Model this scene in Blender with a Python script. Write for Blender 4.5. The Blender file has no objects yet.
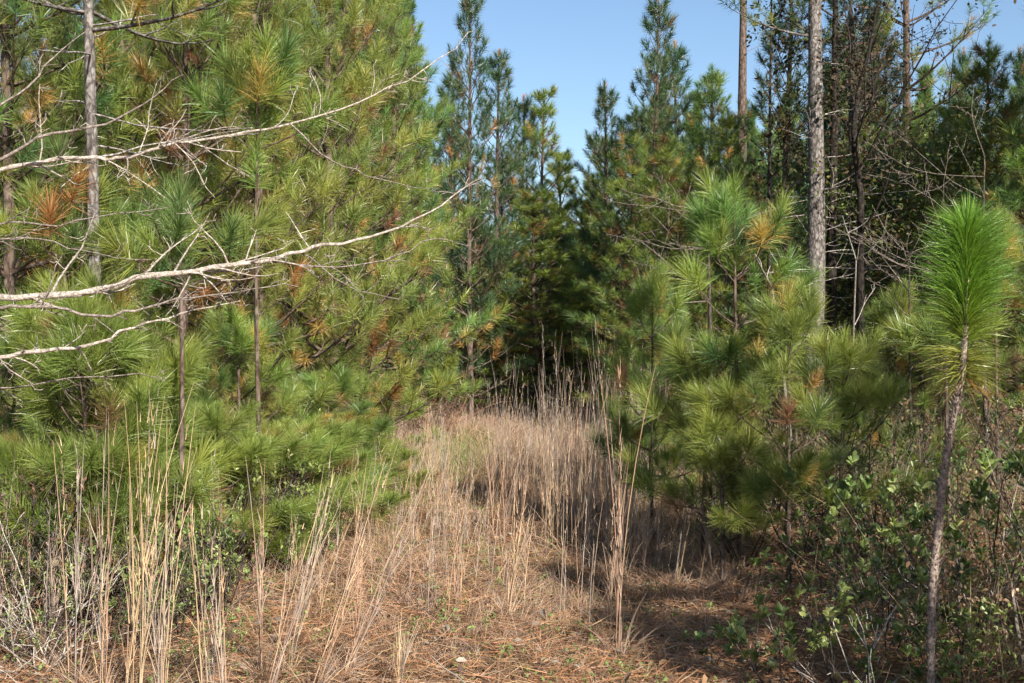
import bpy, math, random
import numpy as np
from mathutils import Vector

scene = bpy.context.scene
COL = scene.collection
PI = math.pi
F = 1215.0            # focal length in pixels of a 1024 px wide frame
HZ = 325.0            # picture row of the eye-level horizon
CAMZ = 1.6

# ------------------------------------------------------------------ helpers
def at(px, Y, py=None):
    """a picture column (and row) at a real distance Y ahead -> point of the place"""
    X = (px - 512.0) / F * Y
    Z = 0.0 if py is None else CAMZ + (HZ - py) / F * Y
    return Vector((X, Y, Z))

def gz(x, y):
    x = np.asarray(x, float); y = np.asarray(y, float)
    near = np.exp(-((y - 12) / 40.0) ** 2)
    z = 0.035 * np.sin(x * 2.1 + 0.7) * np.cos(y * 1.3) + 0.025 * np.sin(x * 4.3 + y * 2.2)
    z += 0.10 * (1 / (1 + np.exp(-(np.abs(x + 0.4) - 2.4) * 3.0)))      # the banks are a little above the track
    z -= 0.04 * np.exp(-((x + 1.25) / 0.3) ** 2) + 0.04 * np.exp(-((x - 0.45) / 0.3) ** 2)   # wheel ruts
    return z * near

def unit(v):
    n = np.linalg.norm(v, axis=-1, keepdims=True)
    return v / np.maximum(n, 1e-9)

class MB:
    """collects triangles and quads with a colour per vertex, links them as ONE mesh object"""
    def __init__(self):
        self.v = []; self.c = []; self.t = []; self.q = []; self.n = 0
    def add(self, v, tris=None, quads=None, col=(0.5, 0.5, 0.5)):
        v = np.asarray(v, np.float32).reshape(-1, 3)
        c = np.asarray(col, np.float32)
        if c.ndim == 1: c = np.broadcast_to(c[:3], v.shape)
        self.v.append(v); self.c.append(c.reshape(-1, 3))
        if tris is not None: self.t.append(np.asarray(tris, np.int64).reshape(-1, 3) + self.n)
        if quads is not None: self.q.append(np.asarray(quads, np.int64).reshape(-1, 4) + self.n)
        self.n += len(v)
    def tube(self, pts, rads, n=5, col=(0.5, 0.5, 0.5), wob=0.0, rng=None):
        P = np.asarray(pts, float); R = np.asarray(rads, float)
        T = unit(np.gradient(P, axis=0))
        ref = np.array([0.0, 0, 1]) if abs(T[0][2]) < 0.8 else np.array([1.0, 0, 0])
        U = unit(np.cross(T, ref)); V = np.cross(T, U)
        a = np.linspace(0, 2 * PI, n, endpoint=False)
        rr = R[:, None] * np.ones((1, n))
        if wob and rng is not None: rr = rr * (1 + wob * (rng.random((len(P), n)) - 0.5))
        v = P[:, None, :] + rr[..., None] * (U[:, None, :] * np.cos(a)[None, :, None] + V[:, None, :] * np.sin(a)[None, :, None])
        m = len(P); i = np.arange(m - 1)[:, None] * n; j = np.arange(n)[None, :]; k = (j + 1) % n
        q = np.stack([i + j, i + k, i + n + k, i + n + j], -1).reshape(-1, 4)
        c = np.asarray(col, float)
        if c.ndim == 2: c = np.repeat(c, n, axis=0)
        self.add(v.reshape(-1, 3), quads=q, col=c)
    def mesh(self, name):
        me = bpy.data.meshes.new(name)
        v = np.concatenate(self.v); c = np.concatenate(self.c)
        t = np.concatenate(self.t) if self.t else np.zeros((0, 3), np.int64)
        q = np.concatenate(self.q) if self.q else np.zeros((0, 4), np.int64)
        me.vertices.add(len(v)); me.vertices.foreach_set('co', v.ravel())
        nl = len(t) * 3 + len(q) * 4
        me.loops.add(nl); me.loops.foreach_set('vertex_index', np.concatenate([t.ravel(), q.ravel()]).astype(np.int32))
        ls = np.concatenate([np.arange(len(t)) * 3, len(t) * 3 + np.arange(len(q)) * 4]).astype(np.int32)
        me.polygons.add(len(ls)); me.polygons.foreach_set('loop_start', ls)
        try: me.polygons.foreach_set('loop_total', np.concatenate([np.full(len(t), 3), np.full(len(q), 4)]).astype(np.int32))
        except Exception: pass
        me.update(calc_edges=True)
        at_ = me.attributes.new('col', 'FLOAT_COLOR', 'POINT')
        at_.data.foreach_set('color', np.concatenate([c, np.ones((len(c), 1), np.float32)], 1).astype(np.float32).ravel())
        return me
    def build(self, name, mat, parent=None, smooth=False):
        me = self.mesh(name); me.materials.append(mat)
        if smooth: me.polygons.foreach_set('use_smooth', np.ones(len(me.polygons), bool))
        o = bpy.data.objects.new(name, me); COL.objects.link(o)
        if parent is not None: o.parent = parent
        return o

def tag(o, label=None, cat=None, group=None, kind=None):
    if label: o['label'] = label
    if cat: o['category'] = cat
    if group: o['group'] = group
    if kind: o['kind'] = kind
    return o

def empty(name, loc=(0, 0, 0), rz=0.0):
    o = bpy.data.objects.new(name, None); o.location = loc; o.rotation_euler = (0, 0, rz)
    o.empty_display_size = 0.1; COL.objects.link(o); return o

USED = set()
def place(root, loc, rz=0.0, sc=(1, 1, 1), label=None, cat=None, group=None, tilt=(0, 0)):
    """the first call moves the thing itself, later ones a copy of it with copies of its parts"""
    if root.name in USED:
        r = root.copy(); COL.objects.link(r)
        for k in ('label', 'group'):
            if k in r.keys(): del r[k]
        for ch in list(root.children):
            c = ch.copy(); COL.objects.link(c); c.parent = r
    else:
        r = root; USED.add(root.name)
    r.location = loc; r.rotation_euler = (tilt[0], tilt[1], rz); r.scale = sc
    tag(r, label, cat, group)
    return r

# ------------------------------------------------------------------ materials
def nodes(name):
    m = bpy.data.materials.new(name); m.use_nodes = True
    nt = m.node_tree; nt.nodes.clear()
    return m, nt, nt.nodes.new, nt.links.new

def leaf_mat(name, gloss=0.5, rough=0.45, transl=0.35, tcol=(1.1, 1.15, 0.6), vary=0.25, scale=3.0, spec=0.4):
    m, nt, N, L = nodes(name)
    out = N('ShaderNodeOutputMaterial'); a = N('ShaderNodeAttribute'); a.attribute_name = 'col'
    geo = N('ShaderNodeNewGeometry'); no = N('ShaderNodeTexNoise'); no.inputs['Scale'].default_value = scale
    no.inputs['Detail'].default_value = 2
    L(geo.outputs['Position'], no.inputs['Vector'])
    oi = N('ShaderNodeObjectInfo')
    mr = N('ShaderNodeMapRange'); mr.inputs['From Min'].default_value = 0.3; mr.inputs['From Max'].default_value = 0.7
    mr.inputs['To Min'].default_value = 1 - vary; mr.inputs['To Max'].default_value = 1 + vary
    L(no.outputs['Fac'], mr.inputs['Value'])
    hs = N('ShaderNodeHueSaturation')
    mh = N('ShaderNodeMapRange'); mh.inputs['To Min'].default_value = 0.485; mh.inputs['To Max'].default_value = 0.515
    L(oi.outputs['Random'], mh.inputs['Value']); L(mh.outputs[0], hs.inputs['Hue'])
    L(mr.outputs[0], hs.inputs['Value']); L(a.outputs['Color'], hs.inputs['Color'])
    p = N('ShaderNodeBsdfPrincipled'); p.inputs['Roughness'].default_value = rough
    p.inputs['Specular IOR Level'].default_value = spec
    L(hs.outputs[0], p.inputs['Base Color'])
    mt = N('ShaderNodeMixRGB'); mt.blend_type = 'MULTIPLY'; mt.inputs[0].default_value = 1
    L(hs.outputs[0], mt.inputs[1]); mt.inputs[2].default_value = (*tcol, 1)
    tr = N('ShaderNodeBsdfTranslucent'); L(mt.outputs[0], tr.inputs['Color'])
    mx = N('ShaderNodeMixShader'); mx.inputs[0].default_value = transl
    L(p.outputs[0], mx.inputs[1]); L(tr.outputs[0], mx.inputs[2]); L(mx.outputs[0], out.inputs['Surface'])
    return m

def bark_mat(name, c1, c2, scale=18, zs=0.35, bump=0.5, crack=0.16):
    m, nt, N, L = nodes(name)
    out = N('ShaderNodeOutputMaterial'); p = N('ShaderNodeBsdfPrincipled'); p.inputs['Roughness'].default_value = 0.9
    p.inputs['Specular IOR Level'].default_value = 0.15
    tc = N('ShaderNodeTexCoord'); mp = N('ShaderNodeMapping'); mp.inputs['Scale'].default_value = (1, 1, zs)
    L(tc.outputs['Object'], mp.inputs['Vector'])
    vo = N('ShaderNodeTexVoronoi'); vo.feature = 'DISTANCE_TO_EDGE'; vo.inputs['Scale'].default_value = scale
    no = N('ShaderNodeTexNoise'); no.inputs['Scale'].default_value = scale * 1.7; no.inputs['Detail'].default_value = 6
    L(mp.outputs[0], no.inputs['Vector'])
    ad = N('ShaderNodeVectorMath'); ad.operation = 'MULTIPLY_ADD'
    L(no.outputs['Color'], ad.inputs[0]); ad.inputs[1].default_value = (0.06, 0.06, 0.06); L(mp.outputs[0], ad.inputs[2])
    L(ad.outputs[0], vo.inputs['Vector'])
    r = N('ShaderNodeValToRGB'); r.color_ramp.elements[0].position = 0.0; r.color_ramp.elements[0].color = (*[x * 0.45 for x in c1], 1)
    r.color_ramp.elements[1].position = crack; r.color_ramp.elements[1].color = (1, 1, 1, 1)
    L(vo.outputs['Distance'], r.inputs[0])
    mx = N('ShaderNodeMixRGB'); mx.inputs[1].default_value = (*c1, 1); mx.inputs[2].default_value = (*c2, 1)
    rr = N('ShaderNodeMapRange'); rr.inputs['From Min'].default_value = 0.35; rr.inputs['From Max'].default_value = 0.65
    L(no.outputs['Fac'], rr.inputs[0]); L(rr.outputs[0], mx.inputs[0])
    mm = N('ShaderNodeMixRGB'); mm.blend_type = 'MULTIPLY'; mm.inputs[0].default_value = 0.75 if crack < 0.2 else 1.0
    L(mx.outputs[0], mm.inputs[1]); L(r.outputs[0], mm.inputs[2])
    a = N('ShaderNodeAttribute'); a.attribute_name = 'col'
    ma = N('ShaderNodeMixRGB'); ma.blend_type = 'MULTIPLY'; ma.inputs[0].default_value = 1
    L(mm.outputs[0], ma.inputs[1]); L(a.outputs['Color'], ma.inputs[2])
    L(ma.outputs[0], p.inputs['Base Color'])
    b = N('ShaderNodeBump'); b.inputs['Strength'].default_value = bump; b.inputs['Distance'].default_value = 0.01
    L(vo.outputs['Distance'], b.inputs['Height']); L(b.outputs[0], p.inputs['Normal'])
    L(p.outputs[0], out.inputs['Surface'])
    return m

M_NEEDLE = leaf_mat('pine_needles', rough=0.36, transl=0.36, tcol=(1.15, 1.15, 0.55), vary=0.24, scale=2.0, spec=0.6)
M_LEAF = leaf_mat('broad_leaves', rough=0.38, transl=0.28, tcol=(1.2, 1.2, 0.5), vary=0.25, scale=6.0, spec=0.5)
M_DEADLEAF = leaf_mat('dead_leaves', rough=0.8, transl=0.15, tcol=(1.1, 0.9, 0.6), vary=0.3, scale=8.0, spec=0.15)
M_STRAW = leaf_mat('dry_grass', rough=0.6, transl=0.22, tcol=(1.05, 0.95, 0.75), vary=0.22, scale=9.0, spec=0.3)
M_PINEBARK = bark_mat('pine_bark', (0.20, 0.135, 0.10), (0.36, 0.28, 0.235))
M_TALLBARK = bark_mat('scaly_pine_bark', (0.22, 0.185, 0.165), (0.56, 0.52, 0.49), scale=20, zs=0.55, bump=1.0, crack=0.19)
M_GREYBARK = bark_mat('grey_bark', (0.15, 0.12, 0.10), (0.26, 0.22, 0.19), scale=30)
M_PALE = bark_mat('weathered_wood', (0.36, 0.31, 0.27), (0.62, 0.56, 0.50), scale=40, zs=1, bump=0.25)
M_DARKBARK = bark_mat('dark_bark', (0.045, 0.036, 0.03), (0.10, 0.085, 0.07), scale=30)

def ground_mat():
    m, nt, N, L = nodes('forest_floor')
    out = N('ShaderNodeOutputMaterial'); p = N('ShaderNodeBsdfPrincipled'); p.inputs['Roughness'].default_value = 0.95
    p.inputs['Specular IOR Level'].default_value = 0.1
    geo = N('ShaderNodeNewGeometry')
    def noise(s, d=5):
        n = N('ShaderNodeTexNoise'); n.inputs['Scale'].default_value = s; n.inputs['Detail'].default_value = d
        L(geo.outputs['Position'], n.inputs['Vector']); return n
    n1 = noise(1.1); n2 = noise(26, 8); n3 = noise(5.0)
    r1 = N('ShaderNodeValToRGB'); e = r1.color_ramp.elements
    e[0].position = 0.32; e[0].color = (0.105, 0.060, 0.035, 1); e[1].position = 0.62; e[1].color = (0.30, 0.165, 0.085, 1)
    e2 = r1.color_ramp.elements.new(0.75); e2.color = (0.33, 0.235, 0.14, 1)
    L(n2.outputs['Fac'], r1.inputs[0])
    r2 = N('ShaderNodeValToRGB'); e = r2.color_ramp.elements
    e[0].position = 0.40; e[0].color = (0.075, 0.055, 0.035, 1); e[1].position = 0.62; e[1].color = (0.22, 0.15, 0.08, 1)
    L(n3.outputs['Fac'], r2.inputs[0])
    mx = N('ShaderNodeMixRGB'); rr = N('ShaderNodeMapRange'); rr.inputs['From Min'].default_value = 0.42; rr.inputs['From Max'].default_value = 0.60
    rr.inputs['To Max'].default_value = 0.7
    L(n1.outputs['Fac'], rr.inputs[0]); L(rr.outputs[0], mx.inputs[0]); L(r1.outputs[0], mx.inputs[1]); L(r2.outputs[0], mx.inputs[2])
    L(mx.outputs[0], p.inputs['Base Color'])
    b = N('ShaderNodeBump'); b.inputs['Strength'].default_value = 0.8; b.inputs['Distance'].default_value = 0.03
    L(n2.outputs['Fac'], b.inputs['Height']); L(b.outputs[0], p.inputs['Normal']); L(p.outputs[0], out.inputs['Surface'])
    return m
M_GROUND = ground_mat()

# ------------------------------------------------------------------ foliage generators (vectorised)
GREENS = np.array([[0.145, 0.235, 0.062], [0.210, 0.285, 0.064], [0.270, 0.320, 0.072], [0.100, 0.185, 0.068], [0.172, 0.265, 0.067]])
GW = np.array([0.28, 0.24, 0.16, 0.14, 0.18])
ORANGES = np.array([[0.46, 0.25, 0.09], [0.54, 0.37, 0.12], [0.29, 0.17, 0.09]])

def needles(mb, rng, P, D, L, n, nl, w, tcol, droop=0.25, seg=2, spread=(78, 18), bias=0.8):
    """T tufts: base P, axis D, axis length L (arrays); n needles each of length nl"""
    T = len(P); K = T * n
    D = unit(D)
    ref = np.where(np.abs(D[:, 2:3]) < 0.9, np.array([[0, 0, 1.0]]), np.array([[1.0, 0, 0]]))
    U = unit(np.cross(D, ref)); V = np.cross(D, U)
    rep = lambda x: np.repeat(x, n, axis=0)
    t = rng.random(K) ** bias
    th = np.radians(spread[0] + (spread[1] - spread[0]) * t + rng.normal(0, 9, K)); ph = rng.random(K) * 2 * PI
    Dr = rep(D); o = rep(P) + Dr * (rep(L) * t)[:, None]
    d = Dr * np.cos(th)[:, None] + (rep(U) * np.cos(ph)[:, None] + rep(V) * np.sin(ph)[:, None]) * np.sin(th)[:, None]
    ln = (nl if np.isscalar(nl) else rep(nl)) * rng.uniform(0.75, 1.1, K)
    side = unit(np.cross(d, rng.normal(0, 1, (K, 3)))) * (w * 0.5)
    g = np.array([0, 0, -1.0]) * rng.uniform(0.3, 1.0, (K, 1)) * droop
    base = rep(tcol) if tcol.ndim == 2 else np.broadcast_to(tcol, (K, 3))
    c = base * rng.uniform(0.8, 1.2, (K, 1))
    if seg == 1:
        tip = o + unit(d + g * 0.6) * ln[:, None]
        v = np.stack([o - side, o + side, tip], 1).reshape(-1, 3)
        mb.add(v, tris=np.arange(K * 3).reshape(-1, 3), col=np.repeat(c, 3, axis=0))
    else:
        mid = o + unit(d + g * 0.2) * (ln * 0.5)[:, None]
        tip = mid + unit(d + g) * (ln * 0.5)[:, None]
        v = np.stack([o - side, o + side, mid + side * 0.9, mid - side * 0.9, tip], 1).reshape(-1, 3)
        b = np.arange(K)[:, None] * 5
        tr = np.concatenate([b + [0, 1, 2], b + [0, 2, 3], b + [3, 2, 4]], 1).reshape(-1, 3)
        tipc = c * 1.12
        cc = np.stack([c, c, c, c, tipc], 1).reshape(-1, 3)
        mb.add(v, tris=tr, col=cc)

def leaves(mb, rng, P, D, size, col, wid=0.45, jit=0.25, fold=0.12):
    """one folded leaf at each P pointing along D"""
    K = len(P); D = unit(D)
    s = size * rng.uniform(0.6, 1.15, K)[:, None]
    side = unit(np.cross(D, rng.normal(0, 1, (K, 3)) * 0.7 + np.array([0, 0, 1.0])))
    up = np.cross(side, D)
    w = s * wid
    a = P; b = P + D * s * 0.35 + side * w * 0.42 + up * s * fold; b2 = P + D * s * 0.35 - side * w * 0.42 + up * s * fold
    c = P + D * s * 0.72 + side * w * 0.5 + up * s * fold; c2 = P + D * s * 0.72 - side * w * 0.5 + up * s * fold
    m = P + D * s * 0.55; e = P + D * s
    v = np.stack([a, b, c, e, c2, b2, m], 1).reshape(-1, 3)
    i = np.arange(K)[:, None] * 7
    tr = np.concatenate([i + [0, 1, 6], i + [1, 2, 6], i + [2, 3, 6], i + [3, 4, 6], i + [4, 5, 6], i + [5, 0, 6]], 1).reshape(-1, 3)
    cc = col * rng.uniform(1 - jit, 1 + jit, (K, 1))
    mb.add(v, tris=tr, col=np.repeat(cc, 7, axis=0))

def dirv(az, el): return np.array([math.cos(az) * math.cos(el), math.sin(az) * math.cos(el), math.sin(el)])

def limb(rng, p0, d0, length, n=6, curve_up=0.3, jit=0.12):
    pts = [np.array(p0, float)]; d = np.array(d0, float)
    for i in range(n):
        d = unit(d + np.array([0, 0, curve_up / n]) + rng.normal(0, jit, 3) / math.sqrt(n))
        pts.append(pts[-1] + d * length / n)
    return np.array(pts)

def twiggy(mb, rng, pts, r0, depth=2, dens=7.0, col=(1, 1, 1), fwd=0.6, up=0.1, r1=0.0012, lenf=0.35):
    """a bare limb with crooked side twigs"""
    n = len(pts); R = np.linspace(r0, r1 * 1.3, n)
    mb.tube(pts, R, n=6 if r0 > 0.008 else 4, col=col, wob=0.25, rng=rng)
    if depth == 0: return
    seg = np.linalg.norm(np.diff(pts, axis=0), axis=1); tot = seg.sum(); cum = np.concatenate([[0], np.cumsum(seg)])
    k = max(1, int(tot * dens))
    for s in rng.uniform(0.15, 0.98, k):
        x = s * tot; i = min(n - 2, int(np.searchsorted(cum, x) - 1)); i = max(i, 0)
        f = (x - cum[i]) / max(seg[i], 1e-6); p = pts[i] * (1 - f) + pts[i + 1] * f
        d = unit(pts[i + 1] - pts[i]); q = unit(rng.normal(0, 1, 3) + np.array([0, 0, up]))
        dd = unit(d * fwd + q * 0.75)
        ln = tot * lenf * (1.15 - s) * rng.uniform(0.4, 1.2) + 0.03
        sub = limb(rng, p, dd, ln, n=5, curve_up=0.15, jit=0.35)
        rr = max(r1, (r0 * (1 - s) + r1) * 0.45)
        twiggy(mb, rng, sub, rr, depth - 1, dens * 1.25, col, fwd, up, r1, lenf)

def pine(seed, H, base_z, maxlen, whorl=0.42, nb=5, n=70, nl=0.17, w=0.0035, seg=2, twigs=5, tw=None, r_trunk=0.05, orange=0.10,
         el=(5, 58), tuftL=0.16, bark=None, yellow=0.0, name='pine_tree', prof=0.8, dead=0, top_tuft=1.0, lean=0.02, sides=8, gap=0.0, blue=0.0):
    rng = np.random.default_rng(seed)
    wood = MB(); crown = MB()
    nt = 14; zs = np.linspace(-0.15, H, nt)
    ax = np.stack([lean * zs * math.cos(seed) + 0.015 * np.sin(zs * 1.3 + seed), lean * zs * math.sin(seed) + 0.015 * np.cos(zs * 1.1 + seed), zs], 1)
    R = r_trunk * (1 - np.clip(zs / H, 0, 1)) ** 0.75 + 0.006
    wood.tube(ax, R, n=sides, wob=0.12, rng=rng)
    axis = lambda z: np.array([np.interp(z, zs, ax[:, 0]), np.interp(z, zs, ax[:, 1]), z])
    P = []; D = []; LL = []; C = []; NL = []
    def tuft(p, d, sc, inner):
        P.append(p); D.append(d); LL.append(tuftL * sc * rng.uniform(0.8, 1.3)); NL.append(nl * rng.choice([0.6, 0.8, 0.95, 1.05, 1.15]) * (0.75 + 0.25 * sc))
        if rng.random() < orange * (3.4 if inner else 0.12): c = ORANGES[rng.integers(3)] * rng.uniform(0.8, 1.1)
        else:
            c = GREENS[rng.choice(5, p=GW)] * rng.uniform(0.85, 1.15)
            c = c * (1 - yellow) + np.array([0.28, 0.31, 0.065]) * yellow
            c = c * (1 - blue) + np.array([0.045, 0.095, 0.060]) * blue  # blue green tint, also darkened so that shade sits in the needle colour
            if inner: c = c * 0.6 + np.array([0.25, 0.215, 0.07]) * 0.4
        C.append(c)
    z = base_z
    while z < H - 0.15:
        f = (z - base_z) / (H - base_z)
        L0 = maxlen * ((1 - f) ** prof) * (0.75 + 0.25 * min(1, f * 5)) + 0.12
        k = max(3, int(round(nb * rng.uniform(0.8, 1.2)))); a0 = rng.random() * 2 * PI
        for b in range(k):
            if rng.random() < gap: continue
            az = a0 + b * 2 * PI / k + rng.normal(0, 0.25)
            e = math.radians(el[0] + (el[1] - el[0]) * f + rng.normal(0, 7))
            L = L0 * rng.uniform(0.6, 1.2)
            pts = limb(rng, axis(z + rng.normal(0, 0.04)), dirv(az, e), L, n=6, curve_up=0.5, jit=0.10)
            r = 0.004 + 0.010 * L * (r_trunk / 0.05) ** 0.3
            wood.tube(pts, np.linspace(r, 0.003, 7), n=4)
            tuft(pts[-1] - unit(pts[-1] - pts[-2]) * 0.05, unit(pts[-1] - pts[-2]) + [0, 0, 0.25], 1.15, False)
            nt_ = max(1, int(round(twigs * L / maxlen + rng.random())))
            for s in range(nt_):
                u = 0.25 + 0.7 * (s + rng.random()) / nt_; x = u * 6; i = min(5, int(x)); p = pts[i] * (1 - x + i) + pts[i + 1] * (x - i)
                d = unit(pts[i + 1] - pts[i]); sd = unit(np.cross(d, [0, 0, 1.0])) * (1 if (s + b) % 2 else -1)
                td = unit(d * 0.8 + sd * rng.uniform(0.4, 1.1) + np.array([0, 0, rng.uniform(-0.1, 0.5)]))
                tl = (0.10 + 0.42 * L * (1 - u)) * rng.uniform(0.6, 1.2)
                tp = limb(rng, p, td, tl, n=3, curve_up=0.4, jit=0.1)
                wood.tube(tp, [r * 0.45, r * 0.4, 0.003, 0.0025], n=3)
                tuft(tp[-1] - unit(tp[-1] - tp[-2]) * 0.06, unit(tp[-1] - tp[-2]) + [0, 0, 0.2], 0.95, u < 0.42)
                if tl > 0.3: tuft(tp[1], unit(tp[1] - tp[0]) + rng.normal(0, 0.3, 3), 0.75, True)
        z += whorl * rng.uniform(0.75, 1.2) * (1 - 0.25 * f)
    # the leader, clothed in needles
    for s in np.arange(0.0, min(1.0, H * 0.2), 0.16):
        tuft(axis(H - s - 0.05), np.array([0, 0, 1.0]), top_tuft, False)
    needles(crown, rng, np.array(P), np.array(D), np.array(LL), n, np.array(NL), w, np.array(C), seg=seg)
    for s in range(dead):
        zz = base_z * rng.uniform(0.25, 0.98); az = rng.random() * 2 * PI
        pts = limb(rng, axis(zz), dirv(az, rng.uniform(-0.1, 0.4)), rng.uniform(0.4, 1.3), n=6, curve_up=-0.1, jit=0.25)
        twiggy(wood, rng, pts, 0.007, 1, 4, r1=0.0018)
    root = empty(name); tag(root, cat='pine tree')
    wood.build('trunk', bark or M_PINEBARK, root, smooth=True); crown.build('crown', M_NEEDLE, root)
    return root

# ------------------------------------------------------------------ world, sun, camera
SUN_AZ = math.radians(26)      # right of straight-behind the camera
SUN_EL = math.radians(30)
to_sun = Vector((math.sin(SUN_AZ) * math.cos(SUN_EL), -math.cos(SUN_AZ) * math.cos(SUN_EL), math.sin(SUN_EL)))
w = bpy.data.worlds.new('World'); scene.world = w; w.use_nodes = True
nt = w.node_tree; nt.nodes.clear()
sky = nt.nodes.new('ShaderNodeTexSky'); sky.sky_type = 'NISHITA'; sky.sun_disc = False
sky.sun_elevation = SUN_EL; sky.sun_rotation = math.atan2(to_sun.x, to_sun.y)
sky.altitude = 20; sky.air_density = 1.0; sky.dust_density = 0.5; sky.ozone_density = 3.0
bg = nt.nodes.new('ShaderNodeBackground'); bg.inputs['Strength'].default_value = 0.078
wo = nt.nodes.new('ShaderNodeOutputWorld')
nt.links.new(sky.outputs[0], bg.inputs['Color']); nt.links.new(bg.outputs[0], wo.inputs['Surface'])
ld = bpy.data.lights.new('sun', 'SUN'); ld.energy = 5.0; ld.angle = math.radians(0.6); ld.color = (1.0, 0.925, 0.81)
lo = bpy.data.objects.new('sun', ld); COL.objects.link(lo)
lo.rotation_euler = (-to_sun).to_track_quat('-Z', 'Y').to_euler(); lo.location = to_sun * 30
cd = bpy.data.cameras.new('camera'); cam = bpy.data.objects.new('camera', cd); COL.objects.link(cam)
cam.location = (0, 0, CAMZ); cd.sensor_width = 36.0; cd.lens = 36.0 * F / 1024.0
cam.rotation_euler = (PI / 2 - math.atan((341.5 - HZ) / F), 0, 0); cd.clip_start = 0.05; cd.clip_end = 3000
scene.camera = cam
vs = scene.view_settings; vs.view_transform = 'Standard'; vs.look = 'None'; vs.exposure = 1.0; vs.gamma = 1
cy = scene.cycles; cy.max_bounces = 4; cy.diffuse_bounces = 2; cy.glossy_bounces = 1; cy.transmission_bounces = 3
cy.transparent_max_bounces = 4; cy.use_denoising = True; cy.caustics_reflective = False; cy.caustics_refractive = False
try: cy.denoiser = 'OPENIMAGEDENOISE'; cy.denoising_input_passes = 'RGB_ALBEDO_NORMAL'
except Exception: pass
cy.adaptive_threshold = 0.03; cy.sample_clamp_indirect = 6; scene.render.filter_size = 1.6

# ------------------------------------------------------------------ ground
def ground():
    xs = np.unique(np.concatenate([np.linspace(-7, 7, 141), np.linspace(-40, 40, 81), np.linspace(-900, 900, 31)]))
    ys = np.unique(np.concatenate([np.linspace(3, 24, 211), np.linspace(-20, 60, 81), np.linspace(-600, 1500, 36)]))
    X, Y = np.meshgrid(xs, ys); Z = gz(X, Y)
    nx, ny = len(xs), len(ys); i = np.arange(ny - 1)[:, None] * nx; j = np.arange(nx - 1)[None, :]
    q = np.stack([i + j, i + j + 1, i + nx + j + 1, i + nx + j], -1).reshape(-1, 4)
    mb = MB(); mb.add(np.stack([X, Y, Z], -1).reshape(-1, 3), quads=q)
    tag(mb.build('ground', M_GROUND, smooth=True), 'forest track floor of rusty pine straw and dry grass', 'ground', kind='structure')
ground()

STRAWS = np.array([[0.50, 0.345, 0.215], [0.60, 0.44, 0.285], [0.43, 0.28, 0.19], [0.47, 0.36, 0.275], [0.42, 0.345, 0.295]])

def blades(mb, rng, P, D, ln, w, col, bend, seg=3):
    """curved grass blades: base P, direction D, length ln; bend = sideways droop vector"""
    K = len(P); D = unit(D); side = unit(np.cross(D, rng.normal(0, 1, (K, 3))))
    t = np.linspace(0, 1, seg + 1); ln = ln[:, None]
    V = []
    for k, tt in enumerate(t):
        c = P + D * ln * tt + bend * ln * tt * tt
        ww = (w[:, None] if not np.isscalar(w) else w) * 0.5 * (1 - 0.85 * tt)
        V += [c - side * ww, c + side * ww]
    v = np.stack(V, 1).reshape(-1, 3); m = 2 * (seg + 1); b = np.arange(K)[:, None] * m
    q = np.concatenate([b + [2 * k, 2 * k + 1, 2 * k + 3, 2 * k + 2] for k in range(seg)], 1).reshape(-1, 4)
    mb.add(v, quads=q, col=np.repeat(col, m, axis=0))

def path_half(rng, n, y0, y1, x0=-2.3, x1=1.5, p=1.0):
    Y = y0 + (y1 - y0) * rng.random(n) ** p
    X = rng.uniform(x0, x1, n)
    return X, Y

def pine_straw():
    rng = np.random.default_rng(5); mb = MB(); n = 52000
    X, Y = path_half(rng, n, 4.6, 17, -3.6, 3.6, 1.5)
    az = rng.random(n) * 2 * PI; el = np.abs(rng.normal(0, 0.22, n))
    D = np.stack([np.cos(az) * np.cos(el), np.sin(az) * np.cos(el), np.sin(el)], 1)
    P = np.stack([X, Y, gz(X, Y) + rng.uniform(0.004, 0.035, n)], 1)
    c = np.array([[0.42, 0.20, 0.10], [0.48, 0.26, 0.13], [0.34, 0.16, 0.09], [0.46, 0.33, 0.22], [0.18, 0.10, 0.07]])[rng.integers(0, 5, n)]
    blades(mb, rng, P, D, rng.uniform(0.10, 0.20, n), 0.0042, c * rng.uniform(0.8, 1.2, (n, 1)), rng.normal(0, 0.12, (n, 3)) * [1, 1, 0.3], 2)
    tag(mb.build('pine_straw', M_STRAW), 'litter of fallen rusty pine needles on the track', 'pine straw', kind='stuff')
pine_straw()

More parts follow.
